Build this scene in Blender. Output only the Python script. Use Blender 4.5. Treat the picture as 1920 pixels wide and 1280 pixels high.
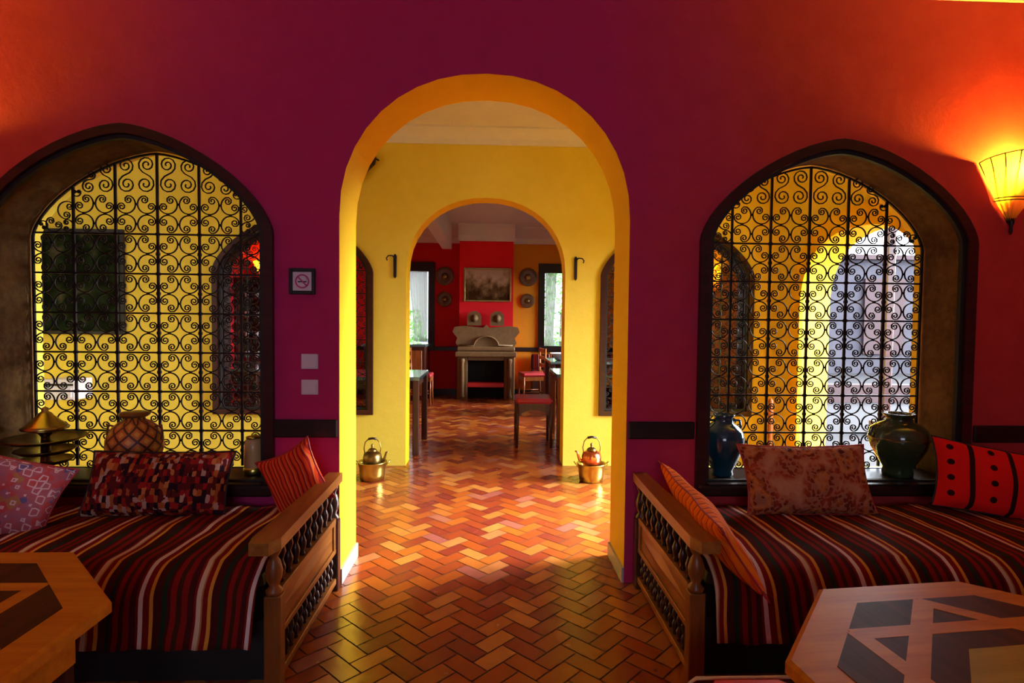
import bpy, math, random
from math import sin, cos, pi, radians, sqrt
from mathutils import Matrix, Vector
for o in list(bpy.data.objects): bpy.data.objects.remove(o)
S = bpy.context.scene
C = S.collection
random.seed(7)
# ------------------------------------------------------------------ camera
cam = bpy.data.cameras.new('camera'); cam.sensor_width = 36; cam.lens = 1080/1920*36
cam.clip_start = .05; cam.clip_end = 200
camo = bpy.data.objects.new('camera', cam); C.objects.link(camo)
camo.matrix_world = (Matrix.Translation((0, 0, 1.3)) @ Matrix.Rotation(radians(-2.12), 4, 'Z')
                     @ Matrix.Rotation(pi/2-radians(2.12), 4, 'X') @ Matrix.Rotation(radians(.6), 4, 'Z'))
S.camera = camo
# ------------------------------------------------------------------ view, world, sun, daylight
S.view_settings.view_transform = 'Standard'; S.view_settings.look = 'None'
S.view_settings.gamma = 1; S.view_settings.use_curve_mapping = False
S.view_settings.exposure = 0.0
S.cycles.max_bounces = 10; S.cycles.diffuse_bounces = 6; S.cycles.glossy_bounces = 4
S.cycles.transparent_max_bounces = 12; S.cycles.sample_clamp_indirect = 6
S.cycles.caustics_reflective = False; S.cycles.caustics_refractive = False
W = bpy.data.worlds.new('world'); S.world = W; W.use_nodes = True
wt = W.node_tree; wb = wt.nodes['Background']; wb.inputs[0].default_value = (.82, .90, 1, 1)
# hazy sky: bright all round, much brighter towards the low sun in the east (+x)
_tc = wt.nodes.new('ShaderNodeTexCoord'); _dp = wt.nodes.new('ShaderNodeVectorMath'); _dp.operation = 'DOT_PRODUCT'
_dp.inputs[1].default_value = Vector((1, -.02, .30)).normalized(); wt.links.new(_tc.outputs['Generated'], _dp.inputs[0])
_mx = wt.nodes.new('ShaderNodeMath'); _mx.operation = 'MAXIMUM'; wt.links.new(_dp.outputs['Value'], _mx.inputs[0]); _mx.inputs[1].default_value = 0
_pw = wt.nodes.new('ShaderNodeMath'); _pw.operation = 'POWER'; wt.links.new(_mx.outputs[0], _pw.inputs[0]); _pw.inputs[1].default_value = 3.0
_ma = wt.nodes.new('ShaderNodeMath'); _ma.operation = 'MULTIPLY_ADD'; wt.links.new(_pw.outputs[0], _ma.inputs[0]); _ma.inputs[1].default_value = 52; _ma.inputs[2].default_value = 3.0
wt.links.new(_ma.outputs[0], wb.inputs[1])

def light(name, kind, loc, energy, color, size=None, size_y=None, aim=None, portal=False):
    l = bpy.data.lights.new(name, kind); l.energy = energy; l.color = color
    o = bpy.data.objects.new(name, l); C.objects.link(o); o.location = loc
    if kind == 'AREA':
        l.shape = 'RECTANGLE'; l.size = size; l.size_y = size_y or size
        l.cycles.is_portal = portal
    elif kind == 'POINT': l.shadow_soft_size = size or .03
    elif kind == 'SUN': l.angle = size
    if aim is not None: o.rotation_euler = Vector(aim).to_track_quat('-Z', 'Y').to_euler()
    return o
# hazy low sun coming in from the courtyard on the right
light('sun', 'SUN', (9, 3, 4), 30.0, (1, .98, .93), size=radians(40), aim=(-1, -.10, -.30))
# daylight of the windows
light('door_daylight', 'AREA', (2.72, 3.87, 1.05), 1, (1, 1, 1), 1.4, 2.1, aim=(-1, 0, 0), portal=True)
light('back_window_daylight', 'AREA', (-1.45, 10.3, 1.5), 1, (1, 1, 1), 1.0, 1.5, aim=(0, -1, 0), portal=True)
light('back_window_daylight', 'AREA', (1.3, 10.3, 1.5), 1, (1, 1, 1), 1.0, 1.5, aim=(0, -1, 0), portal=True)
for _y in (7.3, 8.9): light('added_window_daylight', 'AREA', (2.76, _y, 1.45), 1, (1, 1, 1), .9, 1.2, aim=(-1, 0, 0), portal=True)  # portals of the two side windows added to brighten the back room
# added area light behind the camera, for the cool tone on the front wall
light('rear_cool_fill', 'AREA', (-.2, -2.85, 1.6), 14, (.62, .66, 1), 1.7, 1.4, aim=(0, 1, -.08))

# ------------------------------------------------------------------ node materials
MATS = {}
class N:
    def __init__(s, name):
        s.m = bpy.data.materials.new(name); s.m.use_nodes = True; s.t = s.m.node_tree
        s.b = s.t.nodes['Principled BSDF']; MATS[name] = s.m
    def n(s, typ, **k):
        x = s.t.nodes.new(typ)
        for a, v in k.items(): setattr(x, a, v)
        return x
    def set(s, node, idx, v):
        if hasattr(v, 'links') or isinstance(v, bpy.types.NodeSocket): s.t.links.new(v, node.inputs[idx])
        else: node.inputs[idx].default_value = v
    def math(s, op, a, b=0.0, c=None, clamp=False):
        x = s.n('ShaderNodeMath', operation=op, use_clamp=clamp); s.set(x, 0, a); s.set(x, 1, b)
        if c is not None: s.set(x, 2, c)
        return x.outputs[0]
    def mix(s, f, a, b):
        x = s.n('ShaderNodeMix', data_type='RGBA'); s.set(x, 0, f)
        for i, v in ((6, a), (7, b)):
            s.set(x, i, v if isinstance(v, bpy.types.NodeSocket) else (*v, 1))
        return x.outputs[2]
    def coord(s, kind='Object'):
        return s.n('ShaderNodeTexCoord').outputs[kind]
    def mapping(s, v, scale=(1, 1, 1), rot=(0, 0, 0), loc=(0, 0, 0)):
        x = s.n('ShaderNodeMapping'); s.set(x, 0, v)
        x.inputs['Scale'].default_value = scale; x.inputs['Rotation'].default_value = rot; x.inputs['Location'].default_value = loc
        return x.outputs[0]
    def noise(s, v, scale, detail=3, rough=.5, out=0):
        x = s.n('ShaderNodeTexNoise'); s.set(x, 'Vector', v); x.inputs['Scale'].default_value = scale
        x.inputs['Detail'].default_value = detail; x.inputs['Roughness'].default_value = rough
        return x.outputs[out]
    def voro(s, v, scale, feature='F1', dist='EUCLIDEAN', rnd=1.0, out=0):
        x = s.n('ShaderNodeTexVoronoi', feature=feature, distance=dist); s.set(x, 'Vector', v)
        x.inputs['Scale'].default_value = scale; x.inputs['Randomness'].default_value = rnd
        return x.outputs[out]
    def ramp(s, f, stops, interp='LINEAR'):
        x = s.n('ShaderNodeValToRGB'); r = x.color_ramp; r.interpolation = interp
        while len(r.elements) < len(stops): r.elements.new(.5)
        for e, (p, c) in zip(r.elements, stops): e.position = p; e.color = (*c, 1)
        s.set(x, 0, f); return x.outputs[0]
    def xyz(s, v):
        x = s.n('ShaderNodeSeparateXYZ'); s.set(x, 0, v); return x.outputs
    def comb(s, a, b, c=0.0):
        x = s.n('ShaderNodeCombineXYZ'); s.set(x, 0, a); s.set(x, 1, b); s.set(x, 2, c); return x.outputs[0]
    def bump(s, h, strength=.3, dist=.01):
        x = s.n('ShaderNodeBump'); s.set(x, 'Height', h); x.inputs['Strength'].default_value = strength; x.inputs['Distance'].default_value = dist
        s.t.links.new(x.outputs[0], s.b.inputs['Normal'])
    def out(s, col, rough=.6, metal=0, coat=0, spec=.5, coatr=.03):
        if isinstance(col, tuple): s.b.inputs['Base Color'].default_value = (*col, 1)
        else: s.t.links.new(col, s.b.inputs['Base Color'])
        if isinstance(rough, bpy.types.NodeSocket): s.t.links.new(rough, s.b.inputs['Roughness'])
        else: s.b.inputs['Roughness'].default_value = rough
        s.b.inputs['Metallic'].default_value = metal; s.b.inputs['Coat Weight'].default_value = coat; s.b.inputs['Coat Roughness'].default_value = coatr
        s.b.inputs['Specular IOR Level'].default_value = spec
        return s.m

def plaster(name, c1, c2, sc=2.2, rough=.75):
    m = N(name); v = m.coord()
    f = m.noise(v, sc, 5, .65); f2 = m.noise(v, sc*7, 3, .6)
    f = m.math('ADD', m.math('MULTIPLY', f, .7), m.math('MULTIPLY', f2, .3))
    f = m.ramp(f, [(.36, (0, 0, 0)), (.64, (1, 1, 1))])
    m.bump(m.noise(v, sc*12, 4, .7), .25, .008)
    return m.out(m.mix(f, c1, c2), rough, spec=.3)
def wood(name, c1, c2, axis='X', rough=.35, coat=.2, sc=1.0, spec=.3):
    m = N(name); s = {'X': (1.5, 14, 14), 'Y': (14, 1.5, 14), 'Z': (14, 14, 1.5)}[axis]
    v = m.mapping(m.coord(), tuple(k*sc for k in s)); f = m.noise(v, 2.0, 5, .6)
    f = m.ramp(f, [(.32, (0, 0, 0)), (.68, (1, 1, 1))]); m.bump(f, .12, .003)
    return m.out(m.mix(f, c1, c2), rough, coat=coat, coatr=.32, spec=spec)
def plain(name, c, rough=.5, metal=0, coat=0, spec=.5, var=.15, sc=12):
    m = N(name); f = m.noise(m.coord(), sc, 3); f = m.math('MULTIPLY_ADD', f, 2*var, 1-var)
    x = m.n('ShaderNodeVectorMath', operation='SCALE'); x.inputs[0].default_value = c; m.set(x, 'Scale', f)
    return m.out(x.outputs[0], rough, metal, coat, spec)

def mat_painted_light():
    # daylight and lamplight painted in: purple round the doorway, brick red towards the ends
    m = N('crimson_plaster_painted_light'); v = m.coord(); x, y, z = m.xyz(v)
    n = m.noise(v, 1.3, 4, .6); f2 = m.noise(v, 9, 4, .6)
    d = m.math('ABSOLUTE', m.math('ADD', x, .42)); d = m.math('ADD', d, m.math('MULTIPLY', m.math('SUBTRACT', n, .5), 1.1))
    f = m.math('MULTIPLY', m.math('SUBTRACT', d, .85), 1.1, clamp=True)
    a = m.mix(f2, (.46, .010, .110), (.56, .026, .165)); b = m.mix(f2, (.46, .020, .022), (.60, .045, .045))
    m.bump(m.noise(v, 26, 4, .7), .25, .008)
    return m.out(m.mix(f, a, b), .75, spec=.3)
WALL_RED = mat_painted_light()
WALL_YEL = plaster('yellow_plaster', (.77, .63, .065), (.83, .69, .09), 1.6)
JAMB_YEL = plaster('jamb_yellow_plaster', (.86, .54, .005), (.90, .60, .008), 1.6)
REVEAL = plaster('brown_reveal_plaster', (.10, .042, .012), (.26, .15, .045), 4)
BACK_RED = plaster('scarlet_plaster', (.50, .004, .012), (.56, .007, .016))
BREAST_RED = plaster('bright_red_plaster', (.80, .006, .016), (.86, .012, .02))
BACK_ORANGE = plaster('ochre_plaster', (.68, .28, .008), (.74, .33, .012))
CEIL = plaster('white_ceiling_plaster', (.70, .73, .84), (.76, .78, .88), 3)
OUT_WALL = plaster('lilac_grey_render', (.050, .048, .066), (.075, .07, .09), 1.2)
OUT_PINK = plaster('pink_brown_render', (.065, .038, .042), (.08, .05, .055), 1.2)
PAVE = plaster('lilac_paving', (.008, .0078, .012), (.015, .0145, .020), 1.0, .9)
DWOOD = wood('dark_red_wood', (.022, .004, .004), (.055, .009, .007), 'X', .4)
DARKW = wood('near_black_wood', (.010, .004, .004), (.022, .008, .007), 'X', .4)
ARMW = wood('honey_wood', (.20, .062, .010), (.38, .14, .022), 'Y', .35)
ARMWX = wood('honey_wood_upright', (.16, .045, .009), (.28, .09, .015), 'Z', .35)
SPIN = wood('dark_turned_wood', (.030, .010, .007), (.06, .022, .012), 'Z', .25, .5)
TABW = wood('table_orange_wood', (.50, .125, .004), (.66, .21, .008), 'X', .45, 0, spec=.18)
TABDARK = wood('table_dark_inlay', (.040, .005, .003), (.08, .012, .005), 'Y', .5, 0, spec=.10)
TABMID = wood('table_olive_inlay', (.34, .22, .02), (.48, .32, .035), 'X', .45, 0, spec=.18)
IRON = plain('black_iron', (.012, .008, .010), .45, .3)
BRASS = plain('aged_brass', (.58, .48, .12), .28, 1, var=.3)
DBRASS = plain('dark_brass', (.25, .16, .05), .33, 1, var=.4)
COPPER = plain('copper', (.75, .22, .10), .25, 1, var=.25)
WHITEP = plain('white_plastic', (.72, .66, .74), .35, var=.03)
WHITE = plain('white_paint', (.75, .76, .85), .4, var=.05)
PAPER = plain('white_sign_paper', (.75, .62, .72), .5, var=.03)
SIGNP = plain('purple_red_ink', (.55, .03, .18), .5, var=.03)
BLACKM = plain('matt_black', (.006, .005, .006), .6)
GREENG = plain('green_glaze', (.030, .055, .022), .12, coat=.6, var=.6, sc=9)
BLUEG = plain('teal_glaze', (.004, .050, .085), .10, coat=.7, var=.5, sc=9)
REDSEAT = plain('red_upholstery', (.42, .02, .03), .5)
STONE = plain('carved_stone', (.16, .080, .022), .7, var=.35, sc=20)
CHWOOD = wood('chair_wood', (.20, .05, .012), (.34, .10, .02), 'Z', .3)
CHDARK = wood('chair_dark_wood', (.045, .012, .008), (.08, .022, .012), 'Z', .3)
TOPGLOSS = plain('glossy_table_top', (.10, .16, .17), .08, coat=.8)
REDRUG = plain('red_leather', (.62, .018, .022), .4)
JARM = plain('amber_ceramic', (.62, .40, .18), .3)
PLATEM = plain('brown_glazed_dish', (.12, .055, .015), .35, var=.6, sc=30)
SKIRT = plain('jamb_skirting_stone', (.50, .48, .44), .5)
LEAF = plain('leaf_green', (.10, .32, .05), .5, var=.5, sc=5)
BARK = plain('bark', (.10, .06, .03), .9)
FIREBLACK = plain('soot_black', (.003, .003, .003), .9)

def mat_curtain():
    m = N('sheer_curtain'); v = m.coord(); tr = m.n('ShaderNodeBsdfTranslucent'); tr.inputs[0].default_value = (.85, .9, .8, 1)
    tp = m.n('ShaderNodeBsdfTransparent'); a = m.n('ShaderNodeMixShader'); a.inputs[0].default_value = .35
    m.out((.8, .82, .75), .8)
    b = m.n('ShaderNodeMixShader'); b.inputs[0].default_value = .6
    L = m.t.links; L.new(m.b.outputs[0], b.inputs[1]); L.new(tr.outputs[0], b.inputs[2])
    L.new(b.outputs[0], a.inputs[1]); L.new(tp.outputs[0], a.inputs[2])
    L.new(a.outputs[0], m.t.nodes['Material Output'].inputs[0]); return m.m
CURT = mat_curtain()
def mat_pane():
    m = N('window_glass'); tp = m.n('ShaderNodeBsdfTransparent'); g = m.n('ShaderNodeBsdfGlossy'); g.inputs['Roughness'].default_value = .02
    fr = m.n('ShaderNodeFresnel'); fr.inputs[0].default_value = 1.45; a = m.n('ShaderNodeMixShader'); L = m.t.links
    L.new(fr.outputs[0], a.inputs[0]); L.new(tp.outputs[0], a.inputs[1]); L.new(g.outputs[0], a.inputs[2])
    L.new(a.outputs[0], m.t.nodes['Material Output'].inputs[0]); return m.m
PANE = mat_pane()
def mat_glow(name, col, st):
    m = N(name); m.out(tuple(c*.8 for c in col), .4)
    m.b.inputs['Emission Color'].default_value = (*col, 1); m.b.inputs['Emission Strength'].default_value = st; return m.m
BULB = mat_glow('lit_bulb', (1, .62, .20), 22)
def mat_shade():
    m = N('lit_amber_glass'); tr = m.n('ShaderNodeBsdfTranslucent'); tr.inputs[0].default_value = (.95, .40, .06, 1)
    m.out((.9, .42, .08), .3); m.b.inputs['Emission Color'].default_value = (1, .30, .02, 1); m.b.inputs['Emission Strength'].default_value = .12
    a = m.n('ShaderNodeMixShader'); a.inputs[0].default_value = .82; L = m.t.links; L.new(m.b.outputs[0], a.inputs[1]); L.new(tr.outputs[0], a.inputs[2])
    L.new(a.outputs[0], m.t.nodes['Material Output'].inputs[0]); return m.m
SHADE = mat_shade()
def mat_tile():
    m = N('terracotta_tile'); a = m.n('ShaderNodeAttribute'); a.attribute_name = 'tint'
    f = a.outputs['Fac']; c = m.ramp(f, [(0, (.20, .028, .016)), (.2, (.30, .045, .012)), (.5, (.42, .085, .010)), (.72, (.52, .14, .014)), (.88, (.66, .26, .05)), (1, (.34, .10, .09))])
    v = m.coord(); n = m.noise(v, 9, 4, .6)
    c = m.mix(m.math('MULTIPLY', n, .55), c, (.26, .035, .010)); m.bump(m.noise(v, 25, 3), .25, .004)
    return m.out(c, m.math('MULTIPLY_ADD', n, .18, .15), spec=.8)
TILE = mat_tile(); GROUT = plain('floor_grout', (.16, .05, .02), .8)

def mat_stripes():
    m = N('striped_wool_blanket'); v = m.coord(); x, y, z = m.xyz(v)
    nz = m.noise(m.mapping(v, (1, 1, 1)), 2.4, 2); x = m.math('ADD', x, m.math('MULTIPLY', nz, .07))
    t = m.math('FRACT', m.math('DIVIDE', m.math('ADD', x, 20.0), .178))
    cr = (.72, .56, .50); og = (.66, .27, .03); dr = (.20, .007, .006); bk = (.060, .006, .006); gn = (.010, .028, .014); rd = (.22, .008, .006); br = (.05, .012, .004)
    c = m.ramp(t, [(0, cr), (.085, dr), (.205, og), (.27, bk), (.42, gn), (.50, bk), (.56, rd), (.66, br), (.74, dr), (.84, bk), (.95, dr)], 'CONSTANT')
    # every other repeat has its cream stripe woven in yellow
    t2 = m.math('FRACT', m.math('DIVIDE', m.math('ADD', x, 20.0), .356))
    f = m.math('MULTIPLY', m.math('LESS_THAN', t, .115), m.math('GREATER_THAN', t2, .5))
    c = m.mix(m.math('MULTIPLY', f, .55), c, (.55, .30, .10))
    m.bump(m.noise(m.mapping(v, (90, 30, 90)), 4, 2), .4, .004)
    return m.out(c, .9, spec=.1)
BLANKET = mat_stripes()
def mat_pink():
    m = N('pink_kilim'); v = m.mapping(m.coord(), (1, 1, 1), (0, 0, pi/4)); x, y, z = m.xyz(v)
    d = m.voro(v, 25, dist='MANHATTAN', rnd=.35); k = m.voro(v, 25, dist='MANHATTAN', rnd=.35, out=1)
    c = m.ramp(m.xyz(k)[0], [(0, (.36, .06, .08)), (.35, (.30, .07, .12)), (.6, (.45, .03, .03)), (.8, (.35, .12, .02)), (.92, (.06, .05, .18))], 'CONSTANT')
    c = m.mix(m.math('MULTIPLY', m.math('GREATER_THAN', d, .45), m.math('LESS_THAN', d, .62)), c, (.60, .38, .42))
    n = m.noise(v, 60, 2); c = m.mix(m.math('MULTIPLY', n, .4), c, (.35, .16, .20))
    return m.out(c, .9, spec=.1)
def mat_redcream():
    m = N('red_cream_berber'); v = m.coord(); k = m.voro(m.mapping(v, (1, .62, 1)), 58, dist='CHEBYCHEV', rnd=.55, out=1)
    c = m.ramp(m.xyz(k)[1], [(0, (.10, .008, .010)), (.36, (.02, .006, .012)), (.54, (.30, .012, .012)), (.72, (.36, .08, .02)), (.84, (.46, .27, .22)), (.95, (.50, .16, .05))], 'CONSTANT')
    return m.out(c, .9, spec=.1)
def mat_orange(name, a, b, c3, sc, ax):
    m = N(name); v = m.coord(); s = m.xyz(v); n = m.noise(v, 6, 2)
    t = m.math('FRACT', m.math('MULTIPLY', m.math('ADD', s[ax], m.math('MULTIPLY', n, .05)), sc))
    return m.out(m.ramp(t, [(0, a), (.32, b), (.5, c3), (.62, a), (.8, b)], 'CONSTANT'), .85, spec=.1)
def mat_floral():
    m = N('brown_floral_tapestry'); v = m.coord(); n = m.noise(v, 14, 2, out=1)
    vv = m.n('ShaderNodeVectorMath', operation='MULTIPLY_ADD'); m.set(vv, 0, n); vv.inputs[1].default_value = (.05,)*3; m.set(vv, 2, v)
    d = m.voro(vv.outputs[0], 7.5, rnd=.6); d2 = m.voro(vv.outputs[0], 48, rnd=1)
    c = m.ramp(d, [(0, (.02, .006, .005)), (.14, (.10, .008, .006)), (.30, (.52, .15, .03)), (.40, (.17, .02, .012)), (.58, (.34, .05, .02)), (.72, (.50, .22, .12))])
    c = m.mix(m.math('MULTIPLY', m.math('GREATER_THAN', d2, .50), .6), c, (.46, .19, .10))
    return m.out(c, .9, spec=.1)
def mat_reddot():
    m = N('red_band_cloth_with_dots'); v = m.coord(); x, y, z = m.xyz(v)
    t = m.math('ABSOLUTE', m.math('SUBTRACT', m.math('FRACT', m.math('DIVIDE', m.math('ADD', x, 10.08), .16)), .5))
    band = m.math('GREATER_THAN', t, .435)
    ty = m.math('SUBTRACT', m.math('FRACT', m.math('DIVIDE', m.math('ADD', y, 10.), .072)), .5)
    r = m.math('ADD', m.math('POWER', m.math('MULTIPLY', t, .16), 2.), m.math('POWER', m.math('MULTIPLY', ty, .072), 2.))
    dot = m.math('LESS_THAN', r, .00019)
    c = m.mix(m.math('MAXIMUM', band, dot), (.78, .010, .008), (.03, .004, .004))
    m.bump(m.noise(v, 120, 2), .3, .002)
    return m.out(c, .85, spec=.1)
def mat_vase():
    m = N('netted_terracotta'); v = m.coord(); x, y, z = m.xyz(v)
    a = m.math('ARCTAN2', y, x); a = m.math('DIVIDE', a, 2*pi)
    u = m.math('MULTIPLY', a, 10); w = m.math('MULTIPLY', z, 14)
    p = m.math('ABSOLUTE', m.math('SUBTRACT', m.math('FRACT', m.math('ADD', u, w)), .5)); q = m.math('ABSOLUTE', m.math('SUBTRACT', m.math('FRACT', m.math('SUBTRACT', u, m.math('SUBTRACT', w, 20))), .5))
    e = m.math('GREATER_THAN', m.math('MAXIMUM', p, q), .40); i = m.math('LESS_THAN', m.math('MAXIMUM', p, q), .2)
    c = m.mix(e, (.62, .16, .03), (.10, .025, .012)); c = m.mix(i, c, (.75, .34, .06))
    return m.out(c, .5)
def mat_paint(name, stops, sc, seed, sky=0):
    m = N(name); c0 = m.coord(); v = m.mapping(c0, (1, 1, .8), loc=(seed, seed, seed)); n = m.noise(v, sc, 5, .65)
    if sky: n = m.math('MULTIPLY_ADD', m.xyz(c0)[2], sky, n)
    return m.out(m.ramp(n, stops), .9, spec=.05)
PINK = mat_pink(); REDCREAM = mat_redcream(); FLORAL = mat_floral(); REDDOT = mat_reddot(); NETVASE = mat_vase()
ORANGE1 = mat_orange('orange_red_striped_cloth', (.80, .06, .012), (.34, .012, .012), (.85, .17, .04), 26, 0)
ORANGE2 = mat_orange('orange_grey_striped_cloth', (.95, .22, .008), (.90, .12, .006), (.16, .03, .02), 20, 0)
DARKPIC = mat_paint('dark_green_painting', [(.30, (.003, .004, .003)), (.48, (.006, .010, .004)), (.58, (.014, .026, .010)), (.70, (.07, .065, .04))], 7, 3)
BROWNPIC = mat_paint('sepia_landscape_painting', [(.3, (.05, .02, .006)), (.45, (.14, .08, .03)), (.55, (.30, .20, .10)), (.7, (.50, .38, .26))], 5, 9, .9)

# ------------------------------------------------------------------ mesh builder
class MB:
    def __init__(s): s.v = []; s.f = []; s.mi = []; s.sm = []
    def add(s, vs, fs, mi=0, smooth=False):
        k = len(s.v); s.v += [tuple(p) for p in vs]; s.f += [tuple(i+k for i in f) for f in fs]
        s.mi += [mi]*len(fs); s.sm += [smooth]*len(fs); return s
    def box(s, a, b, mi=0, bev=0.0):
        x0, x1 = sorted((a[0], b[0])); y0, y1 = sorted((a[1], b[1])); z0, z1 = sorted((a[2], b[2]))
        c = min(bev, (x1-x0)/2.2, (y1-y0)/2.2, (z1-z0)/2.2)
        if c <= 0:
            vs = [(x, y, z) for z in (z0, z1) for y in (y0, y1) for x in (x0, x1)]
            return s.add(vs, [(0, 2, 3, 1), (4, 5, 7, 6), (0, 1, 5, 4), (2, 6, 7, 3), (0, 4, 6, 2), (1, 3, 7, 5)], mi)
        def ring(z, d): return [(x0+c+d, y0+d, z), (x1-c-d, y0+d, z), (x1-d, y0+c+d, z), (x1-d, y1-c-d, z), (x1-c-d, y1-d, z), (x0+c+d, y1-d, z), (x0+d, y1-c-d, z), (x0+d, y0+c+d, z)]
        vs = ring(z0, c*.5)+ring(z0+c, 0)+ring(z1-c, 0)+ring(z1, c*.5)
        fs = [tuple(range(7, -1, -1)), tuple(range(24, 32))]
        for r in range(3):
            for i in range(8): fs.append((r*8+i, r*8+(i+1) % 8, r*8+8+(i+1) % 8, r*8+8+i))
        return s.add(vs, fs, mi)
    def tube(s, pts, r, n=8, mi=0, closed=False, smooth=True, flat=None):
        P = [Vector(p) for p in pts]; m = len(P)
        rr = r if isinstance(r, (list, tuple)) else [r]*m
        T = []
        for i in range(m):
            a = P[(i-1) % m] if (closed or i > 0) else P[i]; b = P[(i+1) % m] if (closed or i < m-1) else P[i]
            t = (b-a); T.append(t.normalized() if t.length > 1e-9 else Vector((0, 0, 1)))
        up = Vector((0, 0, 1)) if abs(T[0].z) < .9 else Vector((0, 1, 0))
        if flat: up = Vector(flat)
        vs = []; nrm = (up - T[0]*up.dot(T[0])).normalized()
        for i in range(m):
            nrm = (nrm - T[i]*nrm.dot(T[i]))
            if nrm.length < 1e-6: nrm = T[i].orthogonal()
            nrm.normalize(); bn = T[i].cross(nrm)
            for k in range(n):
                a = 2*pi*(k+.5)/n; vs.append(P[i]+(nrm*cos(a)+bn*sin(a))*rr[i])
        fs = []
        for i in range(m if closed else m-1):
            j = (i+1) % m
            for k in range(n): fs.append((i*n+k, j*n+k, j*n+(k+1) % n, i*n+(k+1) % n))
        if not closed: fs += [tuple(range(n)), tuple((m-1)*n+k for k in range(n-1, -1, -1))]
        return s.add(vs, fs, mi, smooth)
    def lathe(s, prof, n=24, c=(0, 0, 0), mi=0, smooth=True, ang=2*pi):
        vs = []; m = len(prof)
        for (r, z) in prof:
            for k in range(n):
                a = ang*k/(n if ang > 6.28 else n-1); vs.append((c[0]+r*cos(a), c[1]+r*sin(a), c[2]+z))
        fs = []
        for i in range(m-1):
            for k in range(n if ang > 6.28 else n-1):
                q = (k+1) % n; fs.append((i*n+k, i*n+q, (i+1)*n+q, (i+1)*n+k))
        if ang > 6.28:
            if prof[0][0] > 1e-4: fs.append(tuple(range(n-1, -1, -1)))
            if prof[-1][0] > 1e-4: fs.append(tuple((m-1)*n+k for k in range(n)))
        return s.add(vs, fs, mi, smooth)
    def prism(s, pts, z0, z1, mi=0):
        n = len(pts); vs = [(x, y, z0) for x, y in pts]+[(x, y, z1) for x, y in pts]
        fs = [tuple(range(n-1, -1, -1)), tuple(range(n, 2*n))]+[(i, (i+1) % n, n+(i+1) % n, n+i) for i in range(n)]
        return s.add(vs, fs, mi)
    def prismY(s, pts, y0, y1, mi=0, smooth=False):       # outline in x,z given a depth
        n = len(pts); vs = [(x, y0, z) for x, z in pts]+[(x, y1, z) for x, z in pts]
        fs = [tuple(range(n)), tuple(range(2*n-1, n-1, -1))]+[(i, n+i, n+(i+1) % n, (i+1) % n) for i in range(n)]
        return s.add(vs, fs, mi, smooth)
    def xf(s, M):
        s.v = [tuple(M @ Vector(p)) for p in s.v]; return s
    def build(s, name, mats, parent=None):
        me = bpy.data.meshes.new(name); me.from_pydata(s.v, [], s.f); me.update()
        for m in (mats if isinstance(mats, (list, tuple)) else [mats]): me.materials.append(m)
        me.polygons.foreach_set('material_index', s.mi); me.polygons.foreach_set('use_smooth', s.sm); me.update()
        o = bpy.data.objects.new(name, me); C.objects.link(o)
        if parent: o.parent = parent
        return o
def tag(o, label, cat, group=None, kind=None):
    if label: o['label'] = label
    if cat: o['category'] = cat
    if group: o['group'] = group
    if kind: o['kind'] = kind
    return o
def thing(name, label, cat, loc=(0, 0, 0), rz=0, group=None):
    o = bpy.data.objects.new(name, None); C.objects.link(o); o.location = loc; o.rotation_euler = (0, 0, rz); o.empty_display_size = .1
    return tag(o, label, cat, group)
def struct(name, mb, mats, parent=None):
    o = mb.build(name, mats, parent)
    if not parent: o['kind'] = 'structure'
    return o
def kids(o): return [c for c in bpy.data.objects if c.parent == o]
def dup(o, label=None, loc=None, rz=None, parent=None, group=None):
    c = o.copy(); C.objects.link(c)
    if parent: c.parent = parent
    if label: c['label'] = label
    if group: c['group'] = group
    if loc is not None: c.location = loc
    if rz is not None: c.rotation_euler = (0, 0, rz)
    for k in kids(o): dup(k, parent=c)
    return c

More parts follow.
